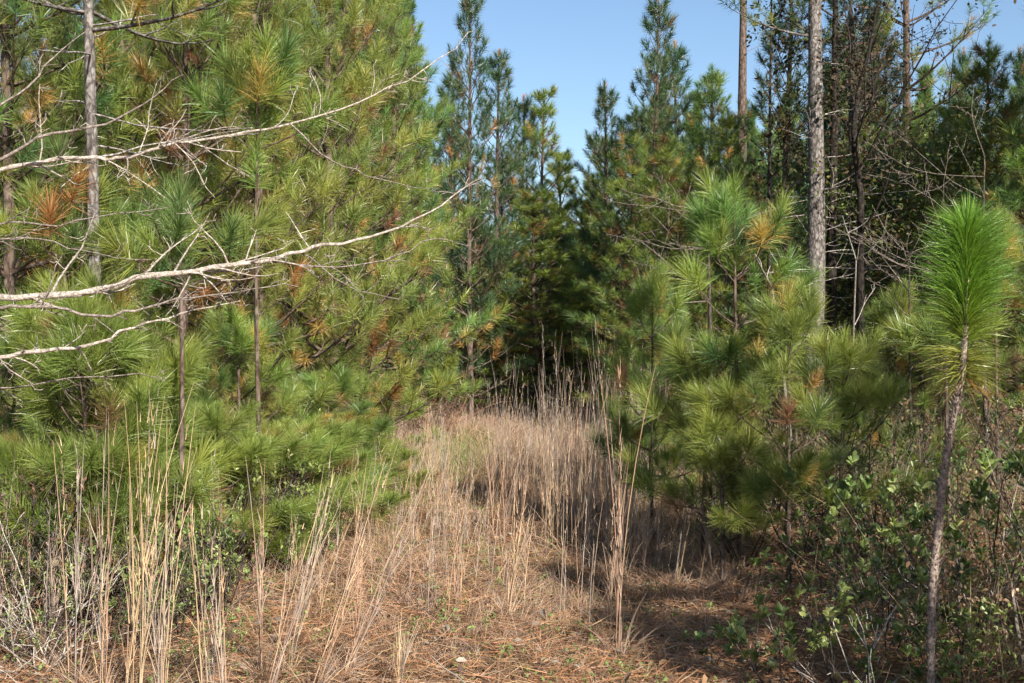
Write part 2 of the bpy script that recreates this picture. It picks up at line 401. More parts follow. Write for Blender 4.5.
def short_grass():
    rng = np.random.default_rng(9); mb = MB()
    nc = 12500; X, Y = path_half(rng, nc, 4.7, 27, -2.5, 1.55, 1.15)
    clump = np.sin(X * 2.3 + 1) * np.cos(Y * 1.1) + np.sin(X * 1.1 - Y * 0.7) + rng.normal(0, 0.7, nc)
    k = clump > -0.1; X = X[k]; Y = Y[k]; nc = len(X)
    # less growth close to the camera where the straw shows
    k = rng.random(nc) < np.clip(0.5 + (Y - 5) / 5, 0, 1); X = X[k]; Y = Y[k]; nc = len(X)
    m = 17; K = nc * m
    hh = np.repeat(rng.uniform(0.08, 0.34, nc) * np.clip(0.34 + (Y - 5) / 9, 0, 1.2), m)
    Xr = np.repeat(X, m) + rng.normal(0, 0.045, K); Yr = np.repeat(Y, m) + rng.normal(0, 0.045, K)
    az = rng.random(K) * 2 * PI; el = np.radians(rng.uniform(35, 88, K))
    D = np.stack([np.cos(az) * np.cos(el), np.sin(az) * np.cos(el), np.sin(el)], 1)
    green = np.repeat(np.clip(0.10 * (np.sin(X * 3 + Y) > 0.3) + np.exp(-((X + 0.9) / 0.5) ** 2 - ((Y - 13) / 3) ** 2) * 1.1 + 0.06 * (rng.random(nc) < 0.3), 0, 1), m)
    c = STRAWS[np.repeat(rng.integers(0, 5, nc), m)] * np.array([0.86, 0.80, 0.80])
    c = np.where((rng.random(K) < green)[:, None], np.array([[0.22, 0.26, 0.08]]), c) * rng.uniform(0.65, 1.15, (K, 1))
    bend = np.stack([np.cos(az), np.sin(az), -np.ones(K)], 1) * rng.uniform(0.05, 0.45, (K, 1))
    blades(mb, rng, np.stack([Xr, Yr, gz(Xr, Yr) - 0.01], 1), D, hh * rng.uniform(0.6, 1.3, K), 0.0018 + 0.00030 * Yr, c, bend, 3)
    tag(mb.build('short_grass', M_STRAW), 'short dry tan grass covering the middle of the track', 'grass', kind='stuff')
short_grass()

def undergrowth():
    """leafy low cover under the trees on both banks"""
    rng = np.random.default_rng(12); mb = MB()
    nc = 2600; side = rng.random(nc) < 0.5
    Y = 5 + 17 * rng.random(nc) ** 1.3
    X = np.where(side, rng.uniform(1.45, 6.0, nc) + 0.15 * np.sin(Y), -rng.uniform(2.35, 7.5, nc))
    k = rng.random(nc) < np.where(X > 0, np.clip((X - 1.2) / 0.9, 0.15, 1), np.clip((-X - 2.0) / 0.8, 0.15, 1)); X = X[k]; Y = Y[k]; nc = len(X)
    h = rng.uniform(0.10, 0.75, nc) * np.where(X > 0, np.clip((X - 1.0) / 1.0, .25, 1), np.clip((-X - 1.8), 0.3, 1))
    m = 46; K = nc * m
    P = np.stack([np.repeat(X, m), np.repeat(Y, m), np.repeat(gz(X, Y), m)], 1) + rng.normal(0, 0.14, (K, 3)) * [1, 1, 0]
    P[:, 2] += np.repeat(h, m) * rng.random(K)
    D = rng.normal(0, 1, (K, 3)) + [0, -0.3, 0.5]
    pal = np.array([[0.09, 0.14, 0.04], [0.15, 0.20, 0.05], [0.07, 0.10, 0.035], [0.24, 0.14, 0.08], [0.18, 0.22, 0.06], [0.20, 0.13, 0.085], [0.30, 0.20, 0.12]])
    c = pal[np.repeat(rng.integers(0, 7, nc), m)]
    leaves(mb, rng, P, D, 0.034, c, 0.5)
    # wiry stems between the leaves
    n2 = 22000; i = rng.integers(0, nc, n2)
    P2 = np.stack([X[i], Y[i], gz(X[i], Y[i])], 1) + rng.normal(0, 0.12, (n2, 3)) * [1, 1, 0]
    D2 = rng.normal(0, 0.45, (n2, 3)) + [0, 0, 1]
    c2 = np.array([[0.16, 0.11, 0.08], [0.24, 0.18, 0.14], [0.34, 0.25, 0.16]])[rng.integers(0, 3, n2)]
    blades(mb, rng, P2, D2, h[i] * rng.uniform(0.8, 1.6, n2), 0.005, c2, rng.normal(0, 0.25, (n2, 3)), 3)
    tag(mb.build('undergrowth', M_LEAF), 'low tangle of small leaves and wiry stems along both banks', 'undergrowth', kind='stuff')
undergrowth()

def litter():
    rng = np.random.default_rng(15); mb = MB(); n = 2600
    X, Y = path_half(rng, n, 4.7, 14, -3.0, 3.2, 1.4)
    P = np.stack([X, Y, gz(X, Y) + rng.uniform(0.01, 0.05, n)], 1); D = rng.normal(0, 1, (n, 3)) * [1, 1, 0.35]
    pal = np.array([[0.30, 0.17, 0.10], [0.20, 0.11, 0.07], [0.27, 0.23, 0.20], [0.34, 0.22, 0.14], [0.16, 0.11, 0.09]])
    leaves(mb, rng, P, D, 0.05, pal[rng.integers(0, 5, n)], 0.5, fold=0.2)
    for k in range(260):                                              # fallen twigs
        x, y = rng.uniform(-2.8, 2.6), rng.uniform(4.8, 11); p = np.array([x, y, float(gz(x, y)) + 0.02])
        pts = limb(rng, p, dirv(rng.random() * 6.28, rng.uniform(0, 0.25)), rng.uniform(0.12, 0.5), n=5, curve_up=-0.3, jit=0.4)
        mb.tube(pts, np.linspace(0.005, 0.002, 6), n=4, col=pal[rng.integers(0, 5)])
    nw = 420; wx, wy = path_half(rng, nw, 4.8, 13, -2.6, 1.6, 1.2); m = 12; K = nw * m   # tiny green weeds
    W = np.stack([np.repeat(wx, m), np.repeat(wy, m), np.repeat(gz(wx, wy), m)], 1) + rng.normal(0, 0.025, (K, 3)) * [1, 1, 0] + np.array([0, 0, 1]) * rng.uniform(0, 0.07, (K, 1))
    leaves(mb, rng, W, rng.normal(0, 1, (K, 3)) + [0, 0, 0.6], 0.026, np.tile([[0.17, 0.22, 0.07]], (K, 1)), 0.5)
    tag(mb.build('forest_litter', M_DEADLEAF), 'dead leaves, fallen twigs and tiny green weeds on the track', 'litter', kind='stuff')
litter()

# ------------------------------------------------------------------ tall dry grass clumps
def sedge(seed, n=14, H=1.25, r=0.05, lean=(0, 0), w=0.004, fan=0.05, grey=0.0, basal=60, name='dry_grass_clump'):
    rng = np.random.default_rng(seed); mb = MB()
    az = rng.random(n) * 2 * PI; rr = r * np.sqrt(rng.random(n))
    P = np.stack([rr * np.cos(az), rr * np.sin(az), np.full(n, -0.03)], 1)
    D = np.stack([np.cos(az) * fan * rng.random(n) + lean[0], np.sin(az) * fan * rng.random(n) + lean[1], np.ones(n)], 1) + rng.normal(0, 0.022, (n, 3))
    ln = H * rng.uniform(0.55, 1.05, n); ln[:2] = H
    base = STRAWS[rng.integers(0, 5, n)] * (1 - grey) + np.array([0.42, 0.37, 0.34]) * grey
    for k in range(n):
        bend = rng.normal(0, 0.06, 3) * [1, 1, 0]
        t = np.linspace(0, 1, 7)[:, None]
        pts = P[k] + unit(D[k]) * ln[k] * t + bend * ln[k] * t * t
        c = base[k] * np.linspace(0.85, 1.08, 7)[:, None]
        mb.tube(pts, w * 0.5 * np.array([1.25, 1.1, 1, 0.9, 0.8, 0.6, 0.25]), n=3, col=c)
    # clasping leaves and the feathery heads along the stalks
    m = n * 16; i = rng.integers(0, n, m); t = rng.uniform(0.15, 0.98, m)
    Pm = P[i] + unit(D[i]) * (ln[i] * t)[:, None]
    Dm = unit(D[i]) + rng.normal(0, 0.13, (m, 3))
    blades(mb, rng, Pm, Dm, np.where(t > 0.55, rng.uniform(0.03, 0.09, m), rng.uniform(0.10, 0.28, m)), w * 0.8, base[i] * rng.uniform(0.85, 1.15, (m, 1)), rng.normal(0, 0.10, (m, 3)), 2)
    az = rng.random(basal) * 2 * PI; el = np.radians(rng.uniform(40, 85, basal))
    Db = np.stack([np.cos(az) * np.cos(el), np.sin(az) * np.cos(el), np.sin(el)], 1)
    Pb = np.stack([r * np.cos(az), r * np.sin(az), np.full(basal, -0.02)], 1)
    bd = np.stack([np.cos(az), np.sin(az), -1.2 * np.ones(basal)], 1) * rng.uniform(0.1, 0.6, (basal, 1))
    blades(mb, rng, Pb, Db, H * rng.uniform(0.12, 0.42, basal), w * 0.85, STRAWS[rng.integers(0, 5, basal)] * rng.uniform(0.6, 1.05, (basal, 1)), bd, 4)
    o = mb.build(name, M_STRAW); tag(o, cat='grass clump'); return o

def onground(x, y, z=0.0): return (x, y, float(gz(x, y)) + z)

def single_sedge(seed, px0, px1, top, Y, label, n=14, **kw):
    """a clump whose foot is at column px0 and whose tip leans to column px1, row top"""
    a = at(px0, Y); b = at(px1, Y, top); H = b.z
    o = sedge(seed, n=n, H=H * 1.03, lean=((b.x - a.x) / H, 0.0), **kw)
    o.location = onground(a.x, a.y); tag(o, label, 'grass clump', 'tall dry grass clumps beside the track')
    return o
fg = [  # foot column, tip column, tip row, distance, stalks, label
 (72, 79, 440, 5.3, 9, 'upright dry grass clump nearest the left edge, grey dead twigs around its foot'),
 (101, 106, 405, 5.2, 9, 'slim upright straw grass clump just left of the thickest golden clump'),
 (132, 160, 372, 5.0, 26, 'thickest and brightest golden grass clump, tall and leaning slightly right, near the left bushes'),
 (162, 172, 395, 5.4, 7, 'tall thin straw stalks close behind the right side of the thickest golden clump'),
 (160, 152, 500, 5.0, 7, 'short straw grass clump at the foot of the thickest golden clump'),
 (206, 203, 486, 5.1, 8, 'short upright yellowish clump beside the green vine at lower left'),
 (222, 214, 528, 5.0, 6, 'lowest of the upright clumps beside the green vine, mostly bare stalks'),
 (262, 263, 450, 5.6, 8, 'upright straw clump between the yellowish clump and the leaning stalks'),
 (262, 322, 462, 5.2, 8, 'straw stalks leaning right, leftmost of the leaning clumps'),
 (288, 332, 455, 5.7, 7, 'gently leaning straw stalks second of the leaning clumps from the left'),
 (312, 400, 440, 5.3, 9, 'long straw stalks leaning far right over the pine straw'),
 (340, 446, 430, 5.5, 5, 'thinnest and most slanted straw stalks, tips over the middle of the track'),
 (352, 362, 560, 5.6, 5, 'short loose straw stalks by the foot of the most slanted stalks'),
 (396, 401, 632, 5.3, 3, 'very short pale straw tuft alone at the near edge of the track'),
 (508, 524, 475, 6.6, 4, 'few thin pale stalks standing alone in the centre of the track'),
 (620, 619, 362, 5.9, 9, 'tall single dense golden stalk column at the right side of the track'),
 (712, 700, 500, 7.8, 9, 'small grey brown grass clump in the shade right of the track'),
 (655, 672, 470, 8.6, 7, 'dull straw clump at the shaded edge right of the tall golden column'),
]
for i, (a, b, t, Y, n, lab) in enumerate(fg):
    single_sedge(100 + i, a, b, t, Y, lab, n=max(3, int(n * 0.5)), w=0.0050, r=0.012 + 0.0012 * n, fan=0.012, grey=0.5 if i == 16 else 0.0)

sp = [sedge(200 + k, n=9, H=1.15 + 0.08 * k, r=0.15, w=0.0045, fan=0.02, basal=34, grey=[0, 0.2, 0.45, 0.1, 0.6, 0.3][k]) for k in range(6)]
rng = np.random.default_rng(77)
# dense stand at the right side of the track, tops catching the light
for k in range(26):
    Y = rng.uniform(8.2, 13.0); px = rng.uniform(545, 655) if k < 22 else rng.uniform(500, 560)
    h = rng.uniform(0.85, 1.18) * (1.0 if px > 560 else 0.9)
    p = at(px, Y)
    place(sp[k % 6], onground(p.x, p.y), rng.random() * 6.28, (1, 1, h * 0.92), 'pale dry grass clump in the dense stand along the right side of the track', group='pale dry grass stand at the right side', tilt=(0, rng.normal(0, 0.03)))
for (px, Y, top, lab) in [(556, 11.5, 335, 'tallest grey white grass clump rising above the stand against the dark pines'), (602, 9.3, 372, 'tall grass clump at the middle of the right side stand, leaning left'), (645, 10.5, 365, 'tall brownish grass clump at the right end of the stand by the young pines')]:
    p = at(px, Y, top); place(sp[4], onground(p.x, p.y), px, (0.8, 0.8, p.z / 1.5), lab, group='tall dry grass clumps beside the track')
# the scattered clumps of the middle and far track
for k in range(105):
    Y = 6.2 + 20 * rng.random() ** 1.0; X = rng.uniform(-2.3, 1.4)
    if Y < 8.5 and rng.random() < 0.6: continue
    place(sp[(k * 5) % 6], onground(X, Y), rng.random() * 6.28, (1, 1, rng.uniform(0.25, 0.55)), 'thin dry grass clump scattered over the middle of the track', group='thin grass clumps on the track', tilt=(0, rng.normal(0, 0.05)))
for k in range(22):
    Y = rng.uniform(5.8, 11); X = -rng.uniform(1.5, 2.9) * (0.85 + Y * 0.02)
    place(sp[(k * 5 + 1) % 6], onground(X, Y), rng.random() * 6.28, (1, 1, rng.uniform(0.35, 0.75)), 'thin dry grass clump along the left edge of the track under the pines', group='thin grass clumps along the left edge', tilt=(0, rng.normal(0, 0.05)))

thin = [sedge(220 + k, n=5, H=1.1, r=0.22, w=0.0042, fan=0.01, lean=(0.03 * k, 0), basal=34) for k in range(4)]
for k in range(64):
    Y = rng.uniform(6.4, 12.5); X = rng.uniform(-2.0, 1.15)
    place(thin[k % 4], onground(X, Y), rng.random() * 0.8 - 0.4, (1, 1, rng.uniform(0.35, 0.8)), 'few separate straight straw stems standing in the open middle of the track', group='separate straw stems on the track', tilt=(0, rng.normal(0, 0.04)))
# ------------------------------------------------------------------ pines
pn = [pine(11, 6.6, 0.5, 1.75, whorl=0.40, nb=5, n=100, w=0.0035, twigs=6, orange=0.07),
      pine(12, 6.2, 0.4, 1.65, whorl=0.38, nb=5, n=100, w=0.0035, twigs=6, orange=0.07, yellow=0.55),
      pine(13, 6.9, 0.7, 1.85, whorl=0.42, nb=6, n=96, w=0.0035, twigs=6, orange=0.09, yellow=0.35)]
pm = [pine(21, 7.0, 0.3, 1.7, whorl=0.40, nb=6, n=74, w=0.0078, nl=0.17, seg=1, top_tuft=0.7, twigs=5, r_trunk=0.06, orange=0.09, prof=0.9),
      pine(22, 7.0, 0.4, 1.5, whorl=0.46, nb=5, n=74, w=0.0080, nl=0.155, seg=1, twigs=5, top_tuft=0.6, r_trunk=0.06, orange=0.06, prof=0.85, el=(15, 52), blue=0.75),  # strong dark blue mix stands in for shade left of the track end
      pine(23, 7.0, 0.5, 1.9, whorl=0.38, nb=6, n=80, w=0.0080, nl=0.19, seg=1, twigs=6, r_trunk=0.07, orange=0.12, yellow=0.15, prof=0.8)]
pm.append(pine(24, 7.0, 0.2, 1.5, whorl=0.46, nb=5, n=80, w=0.0078, nl=0.16, seg=1, twigs=5, r_trunk=0.05, orange=0.10, yellow=0.6, prof=0.75, el=(12, 56), top_tuft=0.9))
pf = [pine(31, 8.0, 0.5, 1.8, whorl=0.50, nb=6, n=64, w=0.013, seg=1, twigs=6, r_trunk=0.08, orange=0.05, prof=0.9, nl=0.19, sides=6),
      pine(32, 8.0, 0.5, 1.8, whorl=0.45, nb=6, n=64, w=0.013, seg=1, twigs=6, r_trunk=0.08, orange=0.05, prof=1.05, el=(15, 68), nl=0.19, sides=6, blue=0.4)]
def tree(proto, Hp, px, Y, H, rz, label, group=None, wide=None, tilt=(0, 0)):
    p = at(px, Y); s = H / Hp; wd = wide if wide else s
    return place(proto, onground(p.x, p.y), rz, (wd, wd, s), label, 'pine tree', group, tilt)
GL = 'pines along the left side of the track'; GR = 'pines along the right side of the track'; GE = 'pines closing the end of the track'
HN = [6.6, 6.2, 6.9]
for (k, px, Y, H, rz, wd, lab) in [
 (0, 8, 8.4, 6.0, 0.3, 0.9, 'green young pine at the far left edge behind the whitish bare limbs'),
 (1, 178, 9.4, 5.6, 1.2, 0.9, 'young pine with a thin straight stem crossing the whitish bare limbs'),
 (2, 262, 11.2, 6.6, 2.0, 0.95, 'bushy green pine just right of the thin stemmed young pine'),
 (1, 335, 12.8, 6.6, 4.4, 1.0, 'yellow green pine in full sun whose boughs overhang the left side of the track'),
 (0, 120, 12.0, 8.0, 3.1, 1.1, 'tall pine behind the bare slender trunk at upper left'),
 (2, 228, 14.5, 8.5, 5.1, 1.15, 'tall dense pine rising out of frame behind the bushy left pines'),
 (0, 372, 15.5, 6.9, 5.7, 1.0, 'olive green pine with brown inner needles beside the overhanging yellow green pine'),
 (2, 60, 14.5, 8.6, 0.9, 1.2, 'deep green pine filling the gap behind the far left trees'),
 (1, -60, 9.5, 6.4, 2.2, 1.0, 'pine mostly outside the left edge, only its right boughs showing')]:
    tree(pn[k], HN[k], px, Y, H, rz, lab, GL, wd)
for (k, px, Y, H, rz, wd, lab) in [
 (2, 300, 18.0, 9.0, 0.2, 1.15, 'tall pine in the second row behind the left thicket'),
 (0, 400, 17.0, 6.6, 1.0, 0.9, 'sunlit pine at the left edge of the blue sky gap'),
 (2, 150, 18.5, 9.5, 2.0, 1.2, 'very tall pine deep in the left thicket, top out of sight'),
 (1, 470, 20.0, 7.15, 1.5, 0.85, 'slim dark pine whose leafy top stands alone against the sky left of the gap'),
 (1, 446, 24.0, 6.6, 3.5, 1.0, 'shaded pine between the sunlit left pines and the end of the track')]:
    tree(pm[k], 7.0, px, Y, H, rz, lab, GL, wd)
for (k, px, Y, top, rz, wd, lab) in [
 (1, 494, 24.0, 55, 4.0, 1.1, 'dark blue green pine with narrow upright tips left of the end of the track'),
 (1, 518, 25.5, 100, 2.6, 1.0, 'narrow dark spire between the dark blue green pine and the bright pointed pine'),
 (3, 537, 25.0, 98, 0.6, 1.2, 'bright green pointed pine with raised branch tips at the end of the track'),
 (3, 562, 27.0, 158, 2.9, 1.35, 'short light green pine at the foot of the sky gap'),
 (0, 592, 28.0, 178, 5.3, 1.05, 'low dark pine right under the lowest point of the sky'),
 (3, 540, 21.0, 195, 5.0, 1.4, 'small olive pine in front of the bright pointed pine'),
 (1, 500, 27.0, 160, 1.7, 1.2, 'broad dull pine filling the dark corner left of the track end'),
 (1, 566, 26.0, 235, 0.5, 0.8, 'small dark pine standing right behind the tall grass at the track end'),
 (1, 475, 22.0, 215, 1.5, 1.1, 'low dark pine in shade at the left corner of the track end'),
 (1, 545, 23.5, 262, 3.5, 0.8, 'lowest olive pine in the middle of the track end'),
 (0, 598, 22.5, 225, 2.5, 0.8, 'low dark pine at the right corner of the track end'),
 (1, 450, 25.0, 130, 2.2, 1.1, 'dull green pine behind the left corner of the track end')]:
    H = at(px, Y, top).z; tree(pm[k], 7.0, px, Y, H, rz, lab, GE, wd)
for (k, px, Y, top, rz, wd, lab) in [
 (1, 606, 24.0, 88, 1.3, 0.95, 'lowest pointed spire at the left end of the right hand pines'),
 (1, 650, 21.0, 5, 3.3, 1.0, 'tallest narrow pine spire right of the sky gap'),
 (1, 681, 22.0, 50, 0.4, 1.0, 'second pine spire, just right of the tallest spire'),
 (0, 712, 20.0, 80, 2.2, 0.95, 'round topped dark pine between the spires and the thin tall trunk'),
 (0, 628, 19.5, 135, 4.1, 0.8, 'dark pine below the pointed spires at the right side of the track'),
 (0, 636, 22.0, 118, 2.4, 1.1, 'full dark pine between the pointed spires, right of the sky gap'),
 (0, 612, 25.5, 140, 0.2, 1.2, 'broad dark pine behind the lowest pointed spire'),
 (2, 665, 16.5, 150, 0.9, 0.75, 'shaded pine in front of the tallest spire'),
 (1, 780, 17.0, -40, 2.8, 1.05, 'dark thin crowned pine between the two tall trunks'),
 (1, 850, 16.6, -60, 4.4, 0.95, 'tall dark pine close behind the dark hardwood, top out of view'),
 (0, 875, 19.0, 20, 2.4, 1.0, 'rounded dark pine right of the pale scaly trunk'),
 (0, 940, 18.0, 110, 3.4, 0.9, 'dark pine low behind the slender bare tree'),
 (0, 730, 16.0, 120, 1.9, 0.8, 'dense dark pine below the thin tall trunk'),
 (2, 985, 15.0, 66, 0.4, 0.8, 'sunlit pine near the upper right edge behind the candle shaped young pine'),
 (0, 1040, 12.0, 95, 3.9, 0.8, 'pine cut by the right edge of the view, upper right'),
 (1, 966, 22.0, 60, 5.0, 0.7, 'distant narrow spire left of the sunlit upper right pine'),
 (2, 905, 21.0, 120, 1.1, 0.9, 'pine behind the bare dark hardwood'),
 (1, 1015, 19.0, 60, 1.6, 0.8, 'dark pine top behind the sunlit upper right pine'),
 (2, 850, 22.0, 40, 4.8, 0.9, 'yellowish pine crown behind the pale tall trunk')]:
    H = at(px, Y, top).z; tree(pm[k], 7.0, px, Y, H, rz, lab, GR, wd)
# rows behind
rng = np.random.default_rng(3)
for k in range(96):
    X = rng.uniform(-21, 21); Y = rng.uniform(27, 44)
    px = 512 + X / Y * F
    if px < -60 or px > 1090: continue
    if 455 < px < 625: Y = max(Y, 36)
    X = (px - 512) / F * Y
    top = 70 if px < 430 else (205 + rng.uniform(0, 30) if px < 640 else rng.uniform(75, 150))
    if px < 430: top = rng.uniform(-20, 60)
    H = at(px, Y, top).z
    wd = max(H / 8, 0.75)
    place(pf[k % 2], onground(X, Y), rng.random() * 6.28, (wd, wd, H / 8),
          'dark pine in the forest behind the left thicket' if px < 450 else ('dark low pine in the forest beyond the end of the track' if px < 640 else 'dark pine in the forest behind the right hand trunks'),
          'pine tree', 'forest pines behind the left thicket' if px < 450 else ('forest pines beyond the track end' if px < 640 else 'forest pines behind the right trunks'))

# tall mature pines with bare lower trunks
def tall(seed, px, Y, r, H, base_z, label, dead=10, maxlen=2.4, lean=0.0, n=46, w=0.007, seg=1, nb=4, el=(0, 50), bark=None, gap=0.0):
    o = pine(seed, H, base_z, maxlen, whorl=0.62, nb=nb, n=n, w=w, seg=seg, twigs=6, r_trunk=r, orange=0.06, name='tall_pine', dead=dead, lean=lean, sides=12, prof=0.6, nl=0.18, el=el, bark=bark, gap=gap)
    p = at(px, Y); o.location = onground(p.x, p.y); tag(o, label, 'pine tree', 'tall pines with bare trunks'); return o
tall(41, 742, 26, 0.125, 15, 9.6, 'tall straight thin dark grey trunk against the sky', dead=14, lean=0.0)
tall(42, 815, 14.5, 0.128, 9.5, 4.9, 'thickest trunk, pale scaly bark, among the right hand trees', dead=34, lean=0.003, bark=M_TALLBARK, gap=0.45, maxlen=1.7)
tall(43, 92, 7.6, 0.043, 7.0, 3.55, 'slender bare pine trunk with dead side limbs at upper left', dead=16, lean=0.0, n=100, w=0.0035, seg=2, maxlen=1.4, bark=M_TALLBARK)
tall(44, 248, 15.5, 0.10, 13, 7.5, 'dark tall trunk showing briefly at the top among the left pines', dead=3)
tall(45, 905, 20, 0.09, 11, 3.6, 'tall thin pine with loose tufts right of the pale trunk', dead=10, maxlen=1.7)

# young pines, long needled
def sapling(seed, H, maxlen, n=170, nl=0.18, w=0.0027, whorl=0.32, base=0.48, orange=0.08, yellow=0.1, nb=5, r=0.016, tw=3, blue=0.0):
    return pine(seed, H, base, maxlen, whorl=whorl, nb=nb, gap=0.08, n=n, nl=nl, w=w, twigs=tw, r_trunk=r, orange=orange, yellow=yellow, blue=blue, name='young_pine', tuftL=0.13, prof=0.8, lean=0.02, sides=7, el=(5, 42))
sa = [sapling(51, 2.0, 0.62, yellow=0.2), sapling(52, 1.6, 0.55, yellow=0.6), sapling(53, 2.5, 0.55, base=1.3, orange=0.25, yellow=0)]
sa.append(pine(54, 1.5, 0.12, 0.75, whorl=0.22, nb=5, n=150, nl=0.19, w=0.0028, twigs=4, r_trunk=0.014, orange=0.10, yellow=0.55, name='young_pine', tuftL=0.13, prof=0.6, sides=7, el=(0, 45)))
HS = [2.0, 1.6, 2.5, 1.5]
GS = 'young long needled pines'
for (k, px, Y, top, rz, wd, lab) in [
 (2, 742, 7.8, 168, 0.4, 1.05, 'young pine with hanging orange dead needles under its green top, dark thin trunk'),
 (0, 652, 9.0, 262, 1.0, 0.8, 'blue green young pine reaching out over the right edge of the track'),
 (0, 792, 7.2, 282, 2.0, 0.85, 'young pine with straight leader in the middle of the right thicket'),
 (1, 706, 7.9, 322, 3.0, 1.05, 'low yellow green young pine in front of the orange needled one'),
 (1, 842, 7.4, 330, 4.0, 1.0, 'low spreading young pine right of the straight leader one'),
 (1, 722, 7.3, 372, 5.2, 0.9, 'smallest bright green young pine at the front of the right thicket'),
 (0, 668, 11.0, 300, 2.4, 0.9, 'young pine beside the right end of the tall grass stand'),
 (0, 895, 8.8, 290, 0.7, 0.9, 'shaded young pine behind the candle shaped pine'),
 (1, 650, 9.5, 400, 0.1, 0.65, 'low seedling pine at the shaded right edge of the track'),
 (2, 1000, 9.5, 215, 5.5, 0.9, 'young pine at the right edge beyond the candle shaped one'),
 (3, 352, 11.0, 395, 0.2, 1.1, 'low yellow green young pine reaching the grass below the olive green left pine'),
 (3, 308, 9.2, 405, 1.4, 1.1, 'low bushy young pine touching the ground where the left edge bends'),
 (3, 262, 8.2, 415, 2.6, 1.1, 'low bushy young pine whose boughs hide the foot of the tall thin stem'),
 (3, 205, 7.8, 425, 3.7, 1.1, 'low bushy young pine behind the yellowish clump, boughs down to the leafy shrubs'),
 (3, 112, 7.3, 430, 4.9, 1.1, 'low bushy young pine behind the upright left clumps, boughs near the ground'),
 (3, 20, 7.4, 420, 5.9, 1.1, 'low bushy young pine at the far left edge'),
 (3, 88, 6.95, 290, 0.9, 1.0, 'yellow green young pine in front of the slender bare trunk'),
 (3, 130, 7.3, 330, 3.9, 1.0, 'yellow green young pine just right of the foot of the slender bare trunk'),
 (1, 92, 7.1, 262, 0.5, 1.2, 'young pine hiding the foot of the slender bare trunk'),
 (0, 330, 10.0, 352, 2.1, 1.0, 'young pine below the overhanging boughs at the left edge of the track'),
 (1, 390, 13.5, 365, 0.8, 1.0, 'small bright young pine farthest along the left edge'),
 (1, 215, 7.6, 388, 4.3, 1.0, 'low young pine behind the yellowish grass clump at left'),
 (1, 285, 8.6, 400, 3.4, 1.0, 'low spreading young pine between the leaning stalks and the thicket'),
 (1, 120, 7.2, 368, 2.9, 1.1, 'low young pine behind the thickest golden clump'),
 (0, 30, 8.2, 320, 1.4, 1.0, 'young pine below the whitish limbs at the far left'),
 (0, 235, 8.8, 300, 5.9, 1.0, 'young pine under the lowest whitish limb, left of the track')]:
    H = at(px, Y, top).z - 0.2; p = at(px, Y); wd *= 0.86
    place(sa[k], onground(p.x, p.y), rz, (wd, wd, H / HS[k]), lab, 'young pine', GS)

for (X, Y, H, lab) in [(6.9, 12.6, 8.5, 'tall pine outside the right edge of the view, nearest'), (6.6, 12.2, 9.0, 'tall pine outside the right edge of the view, second'), (8.2, 14.0, 9.0, 'tall pine outside the right edge of the view, third'), (8.0, 11.5, 9.0, 'tall pine outside the right edge of the view, set back')]:
    place(pm[0], onground(X, Y), X * 3, (1.2, 1.2, H / 7.0), lab, 'pine tree', GR)
for (X, Y, H, lab) in [(2.4, 3.2, 2.1, 'young pine outside the right edge of the view, nearest the camera'), (2.65, 4.3, 2.4, 'young pine outside the right edge of the view, level with the candle shaped pine'), (3.25, 5.3, 2.4, 'young pine outside the right edge of the view, beyond the candle shaped pine')]:
    place(sa[0], onground(X, Y), X * 7, (1.1, 1.1, H / 2.0), lab, 'young pine', GS)
def stem_pine(seed, px, Y, H, base, label, maxlen=0.35):
    o = pine(seed, H, base, maxlen, whorl=0.25, nb=4, n=150, nl=0.20, w=0.0038, twigs=1, r_trunk=0.014, orange=0.05, yellow=0.15, name='young_pine', lean=0.01, sides=7, el=(20, 60))
    p = at(px, Y); o.location = onground(p.x, p.y); tag(o, label, 'young pine', GS)
stem_pine(63, 177, 6.9, 2.15, 1.85, 'straight thin bare stemmed young pine with a round green tuft behind the whitish limbs')
stem_pine(64, 65, 7.6, 2.3, 1.9, 'thin bare stemmed young pine left of the round tufted one')
stem_pine(65, 260, 8.0, 3.2, 2.8, 'tall thin bare stemmed young pine right of the round tufted one')
stem_pine(66, 950, 8.2, 1.5, 1.2, 'thin bare stemmed young pine partly behind the candle shaped pine')
